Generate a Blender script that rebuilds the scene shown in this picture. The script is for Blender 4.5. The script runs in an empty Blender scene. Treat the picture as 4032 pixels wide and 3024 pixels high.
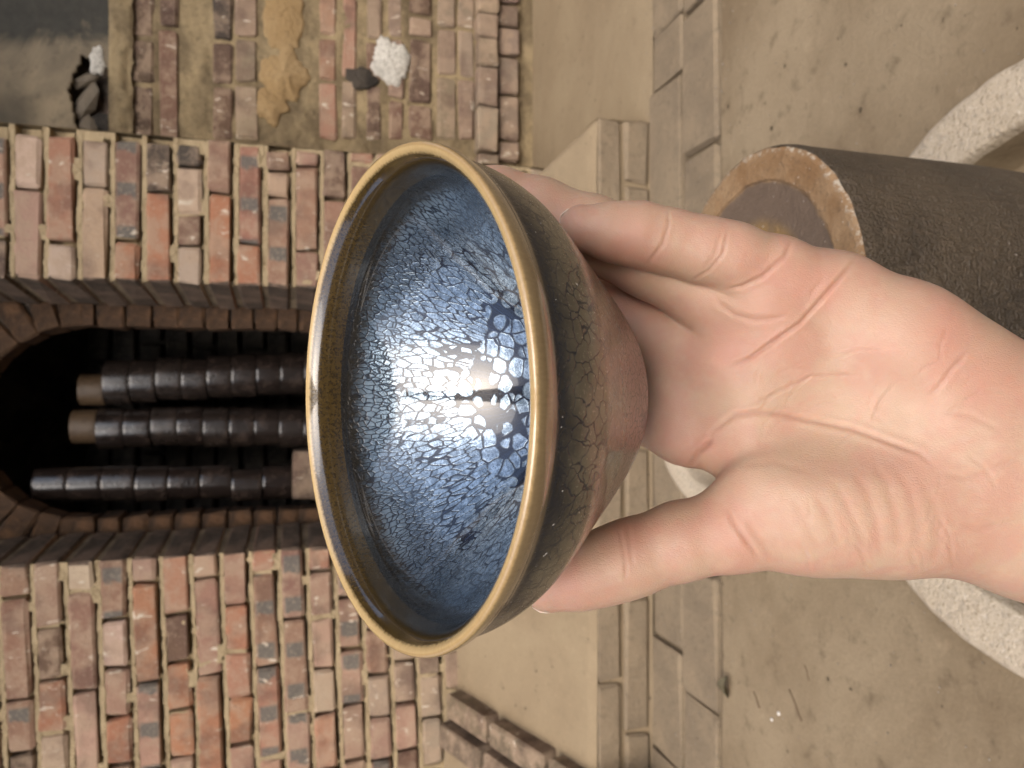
import bpy, bmesh, math, random
import numpy as np
from mathutils import Vector, Matrix, noise
random.seed(7)
R_ = math.radians
scn = bpy.context.scene
col = scn.collection

# ------------------------------------------------------------------ camera, sky, sun, exposure
PITCH = R_(16.0)
FPX = 2912.0                                  # focal length in photograph pixels (4032 wide)
CAM = Vector((0, 0, .70))
FW = Vector((0, math.cos(PITCH), -math.sin(PITCH)))
UP = Vector((0, math.sin(PITCH), math.cos(PITCH)))
RT = Vector((1, 0, 0))
cd = bpy.data.cameras.new('camera')
cam = bpy.data.objects.new('camera', cd); col.objects.link(cam)
cam.matrix_world = Matrix(((-UP.x, RT.x, -FW.x, CAM.x), (-UP.y, RT.y, -FW.y, CAM.y), (-UP.z, RT.z, -FW.z, CAM.z), (0, 0, 0, 1)))
cd.sensor_width = 36; cd.lens = 36 * FPX / 4032
cd.clip_start = .01; cd.clip_end = 500
cd.dof.use_dof = True; cd.dof.focus_distance = .188; cd.dof.aperture_fstop = 27
scn.camera = cam

SUN_EL, SUN_AZ = R_(46), R_(185)              # azimuth clockwise from +Y: behind the camera, a little to the left
world = bpy.data.worlds.new('World'); scn.world = world; world.use_nodes = True
wn = world.node_tree.nodes; wl = world.node_tree.links
sky = wn.new('ShaderNodeTexSky'); sky.sky_type = 'NISHITA'; sky.sun_disc = False
sky.sun_elevation = SUN_EL; sky.sun_rotation = SUN_AZ; sky.dust_density = 4; sky.air_density = 1.0; sky.ozone_density = 1.0
wl.new(sky.outputs[0], wn['Background'].inputs[0]); wn['Background'].inputs[1].default_value = .15
sd = bpy.data.lights.new('sun', 'SUN'); sd.energy = 1.1; sd.angle = R_(62); sd.color = (1, .94, .86)
sun = bpy.data.objects.new('sun', sd); col.objects.link(sun)
sdir = Vector((math.sin(SUN_AZ) * math.cos(SUN_EL), math.cos(SUN_AZ) * math.cos(SUN_EL), math.sin(SUN_EL)))
sun.rotation_euler = sdir.to_track_quat('Z', 'Y').to_euler(); sun.location = (0, 0, 5)
scn.view_settings.view_transform = 'Standard'; scn.view_settings.look = 'None'
scn.view_settings.gamma = 1; scn.view_settings.exposure = 1.13
scn.cycles.use_denoising = True
scn.cycles.max_bounces = 8

# ------------------------------------------------------------------ small helpers
def cast(px, py, Y):                          # the point of the world at distance Y seen at a place measured on the photograph
    d = FW - UP * ((px - 2016) / FPX) - RT * ((py - 1512) / FPX)
    return CAM + d * (Y / d.y)
def zat(px, Y): return cast(px, 1512, Y).z
def tag(o, label=None, cat=None, group=None, kind=None):
    if label: o['label'] = label
    if cat: o['category'] = cat
    if group: o['group'] = group
    if kind: o['kind'] = kind
    return o
def empty(name, loc=(0, 0, 0)):
    o = bpy.data.objects.new(name, None); col.objects.link(o); o.location = loc; o.empty_display_size = .05
    return o
def link(name, me, mat, parent=None, smooth=False):
    o = bpy.data.objects.new(name, me); col.objects.link(o)
    for m in (mat if isinstance(mat, (list, tuple)) else [mat]): me.materials.append(m)
    if parent: o.parent = parent; o.matrix_parent_inverse = Matrix.Translation(-Vector(parent.location))
    if smooth: me.polygons.foreach_set('use_smooth', [True] * len(me.polygons))
    return o
def from_bm(name, bm, mat, parent=None, smooth=False):
    bmesh.ops.recalc_face_normals(bm, faces=bm.faces)
    me = bpy.data.meshes.new(name); bm.to_mesh(me); bm.free()
    return link(name, me, mat, parent, smooth)
def from_py(name, v, f, mat, parent=None, smooth=False):
    me = bpy.data.meshes.new(name); me.from_pydata([tuple(p) for p in v], [], [tuple(q) for q in f]); me.update()
    return link(name, me, mat, parent, smooth)
def grid_sheet(name, fn, nu, nv, mat, parent=None, smooth=True):
    v = [fn(i / nu, j / nv) for j in range(nv + 1) for i in range(nu + 1)]
    f = [(j * (nu + 1) + i, j * (nu + 1) + i + 1, (j + 1) * (nu + 1) + i + 1, (j + 1) * (nu + 1) + i) for j in range(nv) for i in range(nu)]
    return from_py(name, v, f, mat, parent, smooth)
def lathe_data(prof, n=96):
    v, f = [], []
    for (t, r) in prof:
        for i in range(n):
            a = 2 * math.pi * i / n; v.append((r * math.cos(a), r * math.sin(a), t))
    for j in range(len(prof) - 1):
        for i in range(n):
            k = (i + 1) % n; f.append((j * n + i, j * n + k, (j + 1) * n + k, (j + 1) * n + i))
    return v, f
def smooth_prof(p, m=6):                      # Catmull-Rom through profile points
    out = []
    q = [p[0]] + list(p) + [p[-1]]
    for i in range(1, len(q) - 2):
        a, b, c, d = (np.array(q[i + k], float) for k in (-1, 0, 1, 2))
        for s in range(m):
            t = s / m
            out.append(tuple(.5 * ((2 * b) + (c - a) * t + (2 * a - 5 * b + 4 * c - d) * t * t + (3 * b - a - 3 * c + d) * t ** 3)))
    out.append(tuple(p[-1]))
    return out

# ------------------------------------------------------------------ material helper
class NT:
    def __init__(s, name):
        s.m = bpy.data.materials.new(name); s.m.use_nodes = True
        s.n = s.m.node_tree.nodes; s.l = s.m.node_tree.links; s.b = s.n['Principled BSDF']
        s.tc = s.n.new('ShaderNodeTexCoord')
    def put(s, inp, v):
        if isinstance(v, bpy.types.NodeSocket): s.l.new(v, inp)
        elif isinstance(v, (tuple, list)) and len(v) == 3 and inp.type == 'RGBA': inp.default_value = (*v, 1)
        elif inp.type == 'RGBA' and isinstance(v, (int, float)): inp.default_value = (v, v, v, 1)
        else: inp.default_value = v
    def math(s, op, a, b=0.0, c=0.0, clamp=False):
        x = s.n.new('ShaderNodeMath'); x.operation = op; x.use_clamp = clamp
        s.put(x.inputs[0], a); s.put(x.inputs[1], b); s.put(x.inputs[2], c); return x.outputs[0]
    def vmath(s, op, a, b=(0, 0, 0)):
        x = s.n.new('ShaderNodeVectorMath'); x.operation = op; s.put(x.inputs[0], a)
        if op == 'SCALE': s.put(x.inputs[3], b)
        else: s.put(x.inputs[1], b)
        return x.outputs[1] if op in ('LENGTH', 'DISTANCE') else x.outputs[0]
    def comb(s, a, b, c):
        x = s.n.new('ShaderNodeCombineXYZ'); s.put(x.inputs[0], a); s.put(x.inputs[1], b); s.put(x.inputs[2], c); return x.outputs[0]
    def sep(s, v):
        x = s.n.new('ShaderNodeSeparateXYZ'); s.put(x.inputs[0], v); return x.outputs
    def noise(s, vec, scale, detail=4, rough=.55, dist=0, col=False):
        x = s.n.new('ShaderNodeTexNoise'); s.put(x.inputs['Vector'], vec); s.put(x.inputs['Scale'], scale)
        s.put(x.inputs['Detail'], detail); s.put(x.inputs['Roughness'], rough); s.put(x.inputs['Distortion'], dist)
        return x.outputs[1 if col else 0]
    def voro(s, vec, scale, feature='F1', rnd=1.0, out=0, dim='3D'):
        x = s.n.new('ShaderNodeTexVoronoi'); x.voronoi_dimensions = dim; x.feature = feature
        s.put(x.inputs['Vector'], vec); s.put(x.inputs['Scale'], scale); s.put(x.inputs['Randomness'], rnd)
        return x.outputs[out]
    def ramp(s, fac, stops, interp='LINEAR'):
        x = s.n.new('ShaderNodeValToRGB'); e = x.color_ramp.elements; x.color_ramp.interpolation = interp
        while len(e) < len(stops): e.new(.5)
        for k, (p, c) in enumerate(stops):
            e[k].position = p; e[k].color = (c, c, c, 1) if isinstance(c, (int, float)) else (*c, 1)
        s.put(x.inputs[0], fac); return x.outputs[0]
    def range(s, v, a, b, c=0.0, d=1.0, smooth=True):
        x = s.n.new('ShaderNodeMapRange'); x.interpolation_type = 'SMOOTHSTEP' if smooth else 'LINEAR'
        for k, q in enumerate((v, a, b, c, d)): s.put(x.inputs[k], q)
        return x.outputs[0]
    def mix(s, fac, a, b, mode='MIX'):
        x = s.n.new('ShaderNodeMix'); x.data_type = 'RGBA'; x.blend_type = mode
        s.put(x.inputs[0], fac); s.put(x.inputs[6], a); s.put(x.inputs[7], b); return x.outputs[2]
    def attr(s, name, out='Fac'):
        x = s.n.new('ShaderNodeAttribute'); x.attribute_name = name; return x.outputs[out]
    def info(s, out):
        x = s.n.new('ShaderNodeObjectInfo'); return x.outputs[out]
    def bump(s, h, dist, strength=1.0, normal=None):
        x = s.n.new('ShaderNodeBump'); s.put(x.inputs['Height'], h); x.inputs['Distance'].default_value = dist
        x.inputs['Strength'].default_value = strength
        if normal: s.l.new(normal, x.inputs['Normal'])
        return x.outputs[0]
    def done(s, color=None, rough=None, normal=None, **kw):
        if color is not None: s.put(s.b.inputs['Base Color'], color)
        if rough is not None: s.put(s.b.inputs['Roughness'], rough)
        if normal is not None: s.put(s.b.inputs['Normal'], normal)
        for k, v in kw.items(): s.put(s.b.inputs[k.replace('_', ' ')], v)
        return s.m

# ------------------------------------------------------------------ materials
def brick_mat(name, bands=False):
    t = NT(name)
    o = t.tc.outputs['Object']; rnd = t.info('Random')
    p = t.vmath('ADD', o, t.comb(t.math('MULTIPLY', rnd, 37.), t.math('MULTIPLY', rnd, 91.), 0.))
    c = t.info('Color')
    n1 = t.noise(p, 22, 5, .62); n2 = t.noise(p, 140, 4, .7); n3 = t.noise(p, 9, 3)
    c = t.mix(t.range(n1, .40, .62, 0, .9), c, t.mix(.7, c, (.40, .29, .20)))
    c = t.mix(t.range(n3, .48, .66, 0, .8), c, t.mix(.65, c, (.12, .07, .055)))
    if bands:
        x, y, z = t.sep(p)
        w = t.math('SINE', t.math('MULTIPLY', t.math('ADD', x, t.math('MULTIPLY', n1, .03)), 62.0))
        edge = t.math('ADD', w, t.math('MULTIPLY', t.math('SUBTRACT', n1, .5), 1.6))
        k = t.math('MULTIPLY', t.range(edge, .25, .7), t.range(t.math('ABSOLUTE', t.sep(o)[2]), .025, .016))
        c = t.mix(t.math('MULTIPLY', k, .9), c, t.mix(n2, (.075, .073, .066), (.19, .178, .155)))
    c = t.mix(t.range(n2, .54, .72, 0, .6), c, (.42, .32, .23))
    c = t.mix(t.range(t.noise(p, 260, 2, .6), .66, .74, 0, .7), c, (.05, .035, .03))
    st = t.noise(t.vmath('MULTIPLY', p, (60, 60, 25)), 1.0, 2, .5, .8)
    c = t.mix(t.math('MULTIPLY', t.range(st, .64, .72), t.range(n1, .42, .55)), c, (.60, .52, .41))
    g = t.n.new('ShaderNodeNewGeometry').outputs['Position']
    sm = t.noise(g, 3.1, 4, .6, .6)
    c = t.mix(t.range(sm, .52, .74, 0, .62), c, t.mix(.5, c, (.07, .058, .047)))
    hv = t.n.new('ShaderNodeHueSaturation'); hv.inputs['Saturation'].default_value = .95; hv.inputs['Value'].default_value = .86
    t.put(hv.inputs['Color'], c); c = hv.outputs[0]
    h = t.math('ADD', t.math('MULTIPLY', n1, .6), t.math('MULTIPLY', n2, .5))
    return t.done(c, .88, t.bump(h, .006, .9), Specular_IOR_Level=.25)
M_brick = brick_mat('fired_brick'); M_band = brick_mat('flashed_brick', True)

def earth_mat(name, a, b, dark, bumpd=.004, s=1.0, spot=.35, rough=.92):
    t = NT(name); p = t.tc.outputs['Object']
    n1 = t.noise(p, 3.2 * s, 6, .62, .4); n2 = t.noise(p, 26 * s, 5, .65); n3 = t.noise(p, 190 * s, 3, .6)
    c = t.mix(t.range(n1, .32, .68), a, b)
    c = t.mix(t.range(n2, .52, .75, 0, spot), c, dark)
    c = t.mix(t.range(n2, .25, .42, .35, 0), c, tuple(min(1, q * 1.35) for q in b))
    c = t.mix(t.range(n3, .3, .75, 0, .35), c, t.mix(.5, c, dark))
    sp = t.voro(t.vmath('ADD', p, t.vmath('SCALE', t.noise(p, 60, 2, col=True), .02)), 42 * s)
    c = t.mix(t.math('MULTIPLY', t.range(sp, .16, .08), t.range(n2, .5, .62)), c, tuple(q * .35 for q in dark))
    h = t.math('ADD', t.math('MULTIPLY', n2, .7), t.math('ADD', t.math('MULTIPLY', n3, .25), n1))
    return t.done(c, rough, t.bump(h, bumpd, .8), Specular_IOR_Level=.2)
M_mortar = earth_mat('sandy_mortar', (.31, .245, .15), (.38, .30, .185), (.17, .13, .08), .006, 2.5)
M_mortar2 = earth_mat('mottled_yellow_mortar', (.15, .115, .07), (.34, .265, .155), (.07, .055, .035), .009, 2.6, .6)  # darker, blotchier yellow mortar, varied by noise
M_floor = earth_mat('worn_concrete', (.19, .142, .088), (.285, .225, .148), (.12, .09, .056), .0045, 1.0, .7)
M_apron = earth_mat('trodden_clay_render', (.235, .18, .115), (.285, .225, .145), (.16, .12, .08), .003, 1.0, .35)
M_paver = earth_mat('grey_paving_brick', (.205, .162, .112), (.265, .208, .14), (.12, .095, .068), .006, 3.0, .55)
M_clay = earth_mat('yellow_clay', (.33, .225, .11), (.39, .28, .15), (.16, .115, .065), .010, 4.0, .7)
M_lime = earth_mat('white_lime', (.50, .48, .43), (.70, .68, .62), (.045, .045, .04), .010, 5.5, 1.0)
M_gap = earth_mat('joint_dirt', (.13, .10, .066), (.18, .14, .09), (.06, .05, .035), .006, 3.0)

def plaster_mat():
    t = NT('smoke_stained_plaster'); p = t.tc.outputs['Object']; x, y, z = t.sep(p)
    n1 = t.noise(p, 5, 6, .65, .5); n2 = t.noise(p, 40, 5, .7)
    c = t.mix(t.range(n1, .35, .65), (.27, .22, .15), (.155, .13, .095)); c = t.mix(t.range(n2, .5, .75, 0, .6), c, (.10, .085, .065))
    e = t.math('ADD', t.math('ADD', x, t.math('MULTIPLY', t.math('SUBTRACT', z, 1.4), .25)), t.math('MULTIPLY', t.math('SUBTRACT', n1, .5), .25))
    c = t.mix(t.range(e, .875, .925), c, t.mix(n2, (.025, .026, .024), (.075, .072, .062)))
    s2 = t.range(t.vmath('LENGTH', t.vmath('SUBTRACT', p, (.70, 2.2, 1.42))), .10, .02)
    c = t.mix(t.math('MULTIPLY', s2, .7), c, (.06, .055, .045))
    return t.done(c, .9, t.bump(t.math('ADD', n1, t.math('MULTIPLY', n2, .4)), .008, .8), Specular_IOR_Level=.2)
M_plaster = plaster_mat()

def soot_mat(name, a, b, rough=.75):
    t = NT(name); p = t.tc.outputs['Object']
    n1 = t.noise(p, 8, 6, .65, .6); n2 = t.noise(p, 70, 4, .7)
    c = t.mix(t.range(n1, .38, .70), a, b); c = t.mix(t.range(n2, .55, .8, 0, .5), c, tuple(q * 1.8 for q in b))
    return t.done(c, rough, t.bump(t.math('ADD', n1, t.math('MULTIPLY', n2, .5)), .01, .9), Specular_IOR_Level=.25)
M_soot = soot_mat('sooted_brick', (.018, .016, .014), (.06, .05, .04))
M_reveal = soot_mat('smoked_brick_face', (.075, .06, .048), (.22, .155, .115))
M_reveal2 = soot_mat('smoked_mortar', (.16, .125, .085), (.34, .265, .175))
M_orange = soot_mat('scorched_orange_brick', (.03, .02, .014), (.13, .07, .036))

def sagger_mat():
    t = NT('brown_sagger_glaze'); p = t.tc.outputs['Object']; r = t.info('Random')
    n1 = t.noise(t.vmath('ADD', p, t.comb(r, t.math('MULTIPLY', r, 9.), 0.)), 30, 5, .6); n2 = t.noise(p, 160, 3, .6)
    c = t.mix(r, (.013, .009, .008), (.024, .018, .015)); c = t.mix(t.range(n1, .45, .75, 0, .6), c, (.07, .05, .04))
    rr = t.math('ADD', t.math('ADD', .07, t.math('MULTIPLY', r, .16)), t.math('MULTIPLY', n1, .14))
    return t.done(c, rr, t.bump(t.math('ADD', n1, t.math('MULTIPLY', n2, .3)), .003, .4), Specular_IOR_Level=.7)
M_sagger = sagger_mat()
def cap_mat():
    t = NT('ochre_fired_clay'); p = t.tc.outputs['Object']; n = t.noise(p, 50, 5, .65)
    return t.done(t.mix(n, (.05, .032, .018), (.14, .09, .05)), .5, t.bump(n, .004, .6))
M_cap = cap_mat()

def granite_mat():
    t = NT('pale_granite'); p = t.tc.outputs['Object']
    n1 = t.noise(p, 14, 4, .6); n2 = t.noise(p, 260, 3, .7); n3 = t.noise(p, 120, 3, .65)
    c = t.mix(n1, (.47, .385, .275), (.55, .485, .385))
    c = t.mix(t.range(n2, .53, .66, 0, .75), c, (.28, .22, .15))
    c = t.mix(t.range(n3, .56, .66, 0, .6), c, (.36, .31, .25))
    c = t.mix(t.range(n2, .40, .30, 0, .5), c, (.74, .70, .62))
    h = t.math('ADD', n2, t.math('ADD', n3, t.math('MULTIPLY', n1, 1.5)))
    return t.done(c, .75, t.bump(h, .0022, .9), Specular_IOR_Level=.35)
M_granite = granite_mat()

def jar_mat():
    t = NT('rough_brown_stoneware'); p = t.tc.outputs['Object']
    n1 = t.noise(p, 12, 5, .6, .4); n2 = t.noise(p, 520, 2, .6); n3 = t.noise(t.vmath('MULTIPLY', p, (1, 1, .35)), 240, 3, .7)
    c = t.mix(t.range(n1, .3, .7), (.048, .035, .021), (.105, .077, .046)); c = t.mix(t.range(n3, .48, .7, 0, .75), c, (.14, .102, .064))
    c = t.mix(t.range(n2, .715, .75), c, (.55, .50, .44))
    h = t.math('ADD', t.math('MULTIPLY', n3, 1.0), t.math('ADD', n1, n2))
    return t.done(c, t.range(n3, .3, .7, .42, .62), t.bump(h, .005, 1.0), Specular_IOR_Level=.6)
M_jar = jar_mat()
def jartop_mat():
    t = NT('unglazed_foot_clay'); p = t.tc.outputs['Object']; x, y, z = t.sep(p)
    n1 = t.noise(p, 40, 6, .65); n2 = t.noise(p, 420, 2, .6); n3 = t.noise(p, 230, 5, .75)
    r = t.math('ADD', t.math('SQRT', t.math('ADD', t.math('MULTIPLY', x, x), t.math('MULTIPLY', y, y))), t.math('MULTIPLY', t.math('SUBTRACT', n1, .5), .012))
    c = t.mix(t.range(n1, .3, .7), (.23, .13, .058), (.33, .215, .115))
    c = t.mix(t.range(n3, .5, .7, 0, .7), c, (.12, .075, .042))
    c = t.mix(t.range(r, .093, .089), c, t.mix(n3, (.10, .069, .046), (.185, .13, .09)))
    c = t.mix(t.math('MULTIPLY', t.range(r, .068, .056), t.range(n1, .30, .55, .2, 1)), c, (.27, .165, .06))
    c = t.mix(t.math('MULTIPLY', t.range(r, .109, .1135), t.range(n3, .50, .60)), c, (.48, .41, .31))
    c = t.mix(t.range(n2, .69, .73, 0, .8), c, (.6, .52, .42))
    return t.done(c, .7, t.bump(t.math('ADD', n3, t.math('ADD', n2, n1)), .0012, .9), Specular_IOR_Level=.35)
M_jartop = jartop_mat()

# glazes of the bowl: cells of pale oil spots on a dark glassy ground
def polar(t):
    x, y, z = t.sep(t.tc.outputs['Object'])
    r = t.math('SQRT', t.math('ADD', t.math('MULTIPLY', x, x), t.math('MULTIPLY', y, y)))
    a = t.math('ARCTAN2', y, x)
    return x, y, z, r, a
def inner_glaze():
    t = NT('oil_spot_glaze_inside'); o = t.tc.outputs['Object']
    x, y, z, r, a = polar(t)
    nz = t.noise(o, 75, 3, .5, 0, True)
    wob = t.vmath('SCALE', t.vmath('SUBTRACT', nz, (.5, .5, .5)), .0035)
    pw = t.vmath('ADD', o, wob)
    big = t.noise(o, 34, 2, .5)
    # middle of the bowl: round cells, larger toward the centre
    d1 = t.voro(pw, 205, 'DISTANCE_TO_EDGE'); s1 = 1.0
    # wall: radial cells, drawn out down the slope
    ax, ay, az = t.sep(wob)
    cx = t.math('COSINE', a); cy = t.math('SINE', a)
    pol = t.comb(t.math('ADD', t.math('MULTIPLY', cx, .052), ax), t.math('ADD', t.math('MULTIPLY', cy, .052), ay), t.math('MULTIPLY', z, .55))
    d2 = t.voro(pol, 430, 'DISTANCE_TO_EDGE')
    d3 = t.voro(pol, 780, 'DISTANCE_TO_EDGE')
    rr = t.math('ADD', r, t.math('MULTIPLY', t.math('SUBTRACT', big, .5), .016))
    def rounded(d, f1, k): return t.math('MINIMUM', t.math('DIVIDE', d, .45), t.math('MULTIPLY', t.math('SUBTRACT', k, f1), 1.3))
    e1 = rounded(d1, t.voro(pw, 205), .74); e2 = rounded(d2, t.voro(pol, 430), .88); e3 = t.math('DIVIDE', d3, .40)
    k12 = t.range(rr, .034, .0355); k23 = t.range(rr, .0455, .047)
    e = t.mix(k23, t.mix(k12, e1, e2), e3)
    pool = t.range(t.noise(t.vmath('ADD', o, (.31, .17, .05)), 48, 3, .55, .5), .48, .70)                    # dark pools where the spots lie apart
    gapw = t.math('ADD', .05, t.math('MULTIPLY', t.math('MULTIPLY', pool, t.range(rr, .047, .041)), .46))
    edge = t.range(e, gapw, t.math('ADD', gapw, t.mix(k23, .14, .30)))
    grain = t.noise(o, 1500, 3, .75); fine = t.noise(o, 420, 4, .7)
    crk = t.voro(pw, 900, 'DISTANCE_TO_EDGE')
    cell = t.mix(t.range(fine, .32, .68), (.15, .195, .235), (.44, .54, .62))
    cell = t.mix(t.range(grain, .48, .62, 0, .85), cell, (.07, .10, .14))
    blue = t.mix(t.noise(o, 160, 4, .7), (.048, .076, .108), (.175, .238, .30))
    cell = t.mix(t.range(rr, .046, .052, 0, .85), cell, blue)
    dark = t.mix(t.range(t.noise(t.vmath('MULTIPLY', pol, (9, 9, 1)), 130, 3, .6), .45, .75), (.005, .007, .014), (.018, .030, .062))
    dark = t.mix(t.range(rr, .044, .050), dark, (.010, .017, .030))
    c = t.mix(edge, dark, cell)
    c = t.mix(t.range(t.math('ADD', r, t.math('MULTIPLY', fine, .003)), .0545, .0575), c, t.mix(fine, (.006, .006, .009), (.035, .03, .02)))
    met = t.math('MULTIPLY', edge, t.range(rr, .0555, .05, .1, .82))
    rough = t.mix(edge, .14, t.range(grain, .3, .7, .15, .32))
    h = t.math('ADD', t.math('MULTIPLY', edge, 1.0), t.math('MULTIPLY', grain, .5))
    return t.done(c, rough, t.bump(h, .00022, .5), Metallic=met, Specular_IOR_Level=.3, Coat_Weight=.9, Coat_Roughness=.06, Coat_IOR=1.62)
def outer_glaze():
    t = NT('crackled_dark_glaze_outside'); o = t.tc.outputs['Object']
    x, y, z, r, a = polar(t)
    wob = t.vmath('SCALE', t.vmath('SUBTRACT', t.noise(o, 90, 3, .55, 0, True), (.5, .5, .5)), .010)
    ax, ay, az = t.sep(wob)
    pol = t.comb(t.math('ADD', t.math('MULTIPLY', t.math('COSINE', a), .052), ax), t.math('ADD', t.math('MULTIPLY', t.math('SINE', a), .052), ay), t.math('ADD', t.math('MULTIPLY', z, .9), az))
    d = t.voro(pol, 300, 'DISTANCE_TO_EDGE'); d2 = t.voro(pol, 520, 'DISTANCE_TO_EDGE')
    n = t.noise(o, 60, 4, .6); g = t.noise(o, 1300, 3, .7)
    line = t.range(d, t.math('MULTIPLY', t.range(n, .45, .62), .035), t.math('ADD', t.math('MULTIPLY', n, .06), .03))
    line = t.math('MULTIPLY', line, t.range(d2, 0., t.range(n, .4, .6, .01, .06), .7, 1))
    up = t.range(t.math('ADD', z, t.math('MULTIPLY', n, .008)), -.008, -.002)
    line = t.mix(up, line, t.range(d2, .05, .3, .1, .7))
    low = t.range(t.math('ADD', z, t.math('MULTIPLY', n, .02)), -.021, -.034)
    body = t.mix(g, (.12, .11, .08), (.22, .20, .15)); body = t.mix(t.range(t.math('ADD', z, t.math('MULTIPLY', n, .014)), -.010, .002), body, (.026, .025, .023))
    body = t.mix(low, body, t.mix(n, (.13, .09, .08), (.27, .17, .145)))  # pinkish base toward the foot paints in a reflection of the hand
    c = t.mix(line, t.mix(low, (.010, .014, .022), (.05, .03, .028)), body)
    c = t.mix(t.math('MULTIPLY', t.range(t.noise(o, 900, 1, .5), .77, .80), t.range(n, .4, .6)), c, (.8, .8, .78))
    dk = t.math('MULTIPLY', t.range(t.noise(t.vmath('MULTIPLY', o, (1, 1, .5)), 95, 4, .7), .54, .64), t.range(z, -.044, -.055))
    c = t.mix(dk, c, (.05, .02, .022))
    return t.done(c, t.math('ADD', t.range(g, .3, .7, .16, .28), t.math('MULTIPLY', low, .14)), t.bump(t.math('ADD', line, t.math('MULTIPLY', g, .3)), .0002, .5),
                  Metallic=t.math('MULTIPLY', line, .4), Specular_IOR_Level=.4, Coat_Weight=.3, Coat_Roughness=.06)
def rim_glaze():
    t = NT('amber_rim_glaze'); o = t.tc.outputs['Object']
    x, y, z, r, a = polar(t)
    st = t.noise(t.comb(t.math('MULTIPLY', t.math('COSINE', a), 26.), t.math('MULTIPLY', t.math('SINE', a), 26.), t.math('MULTIPLY', z, 120.)), 3.0, 4, .7)
    g = t.noise(o, 1100, 3, .7)
    top = t.range(t.math('ADD', z, t.math('MULTIPLY', g, .0008)), -.0002, .0006)
    inside = t.range(r, .0606, .0596)
    c = t.mix(st, (.030, .019, .006), (.092, .058, .018))
    c = t.mix(t.range(g, .48, .62, 0, .8), c, (.022, .014, .006))
    c = t.mix(top, c, t.mix(st, (.42, .285, .12), (.56, .405, .20)))
    c = t.mix(t.range(r, .0609, .0614), c, t.mix(top, t.mix(st, (.15, .105, .05), (.25, .18, .09)), t.mix(st, (.34, .225, .10), (.46, .32, .15))))
    c = t.mix(t.math('MULTIPLY', t.range(t.math('ADD', z, t.math('MULTIPLY', st, .005)), -.0072, -.0094), 1.0), c, (.012, .010, .010))
    return t.done(c, t.range(g, .3, .7, .12, .24), t.bump(g, .00012, .4), Specular_IOR_Level=.6, Coat_Weight=.9, Coat_Roughness=.06)
M_inner, M_outer, M_rim = inner_glaze(), outer_glaze(), rim_glaze()
def foot_mat():
    t = NT('bare_foot_clay'); n = t.noise(t.tc.outputs['Object'], 400, 4, .7)
    return t.done(t.mix(n, (.10, .07, .045), (.2, .15, .10)), .7, t.bump(n, .0005, .6))
M_foot = foot_mat()

def skin_mat():
    t = NT('pale_skin'); o = t.tc.outputs['Object']; cr = t.attr('crease'); pk = t.attr('blush')
    n1 = t.noise(o, 70, 4, .6, .5); n2 = t.noise(o, 210, 3, .6)
    c = t.mix(t.range(n1, .36, .66), (.485, .332, .232), (.49, .292, .212))
    c = t.mix(t.range(n2, .45, .7, 0, .35), c, (.54, .375, .27))
    c = t.mix(t.math('MULTIPLY', pk, .45), c, (.48, .215, .16))
    c = t.mix(t.math('MULTIPLY', cr, .65, clamp=True), c, (.36, .14, .085))
    w = t.vmath('ADD', o, t.vmath('SCALE', t.noise(o, 130, 2, .5, 0, True), .004))
    l1 = t.voro(t.vmath('MULTIPLY', w, (1.0, 1.0, .55)), 1500, 'DISTANCE_TO_EDGE')
    l2 = t.noise(t.vmath('MULTIPLY', w, (1, 1, .25)), 1100, 3, .6)
    h = t.math('ADD', t.math('MULTIPLY', t.range(l1, 0, .18), .5), t.math('MULTIPLY', l2, .6))
    t.b.inputs['Subsurface Radius'].default_value = (1.0, .35, .18)
    return t.done(c, t.range(l2, .3, .7, .42, .56), t.bump(h, .00022, .32), Subsurface_Weight=.5, Subsurface_Scale=.0032, Specular_IOR_Level=.42)
M_skin = skin_mat()
def nail_mat():
    t = NT('fingernail'); n = t.noise(t.tc.outputs['Object'], 300, 2)
    return t.done(t.mix(n, (.66, .52, .42), (.74, .62, .52)), .25, Specular_IOR_Level=.5, Subsurface_Weight=.2, Subsurface_Scale=.001)
M_nail = nail_mat()
def flat_mat(name, a, b, s=60, rough=.8):
    t = NT(name); n = t.noise(t.tc.outputs['Object'], s, 5, .65)
    return t.done(t.mix(n, a, b), rough, t.bump(n, .003, .7))
M_leaf = flat_mat('withered_leaf', (.045, .04, .02), (.11, .09, .05)); M_twig = flat_mat('dry_twig', (.09, .06, .035), (.2, .14, .085))
M_pebble = flat_mat('white_pebble', (.55, .53, .49), (.75, .73, .7)); M_rubble = flat_mat('broken_plaster', (.07, .058, .045), (.20, .165, .12), 40)

# ------------------------------------------------------------------ bricks
def brick_mesh(sx, sy, sz, bev=.0055, jit=.0022, wedge=(0, 0)):
    bm = bmesh.new()
    bmesh.ops.create_cube(bm, size=1)
    for v in bm.verts:
        v.co.x *= sx; v.co.y *= sy; v.co.z *= sz
        if v.co.y > 0: v.co.x += wedge[0] if v.co.x < 0 else wedge[1]
    bmesh.ops.bevel(bm, geom=bm.edges[:], offset=bev, segments=1, affect='EDGES', profile=.6)
    for v in bm.verts: v.co += Vector((random.uniform(-1, 1), random.uniform(-.6, .6), random.uniform(-1, 1))) * jit
    bmesh.ops.recalc_face_normals(bm, faces=bm.faces)
    me = bpy.data.meshes.new('brick'); bm.to_mesh(me); bm.free()
    return me
REDS = [(.33, .185, .125), (.28, .155, .105), (.36, .215, .15), (.31, .195, .14), (.25, .14, .10), (.38, .25, .175), (.33, .165, .105)]
PALE = [(.42, .31, .22), (.45, .335, .25)]
BROWN = [(.15, .09, .06), (.115, .075, .052), (.17, .10, .068), (.09, .07, .055), (.07, .06, .05)]
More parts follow.
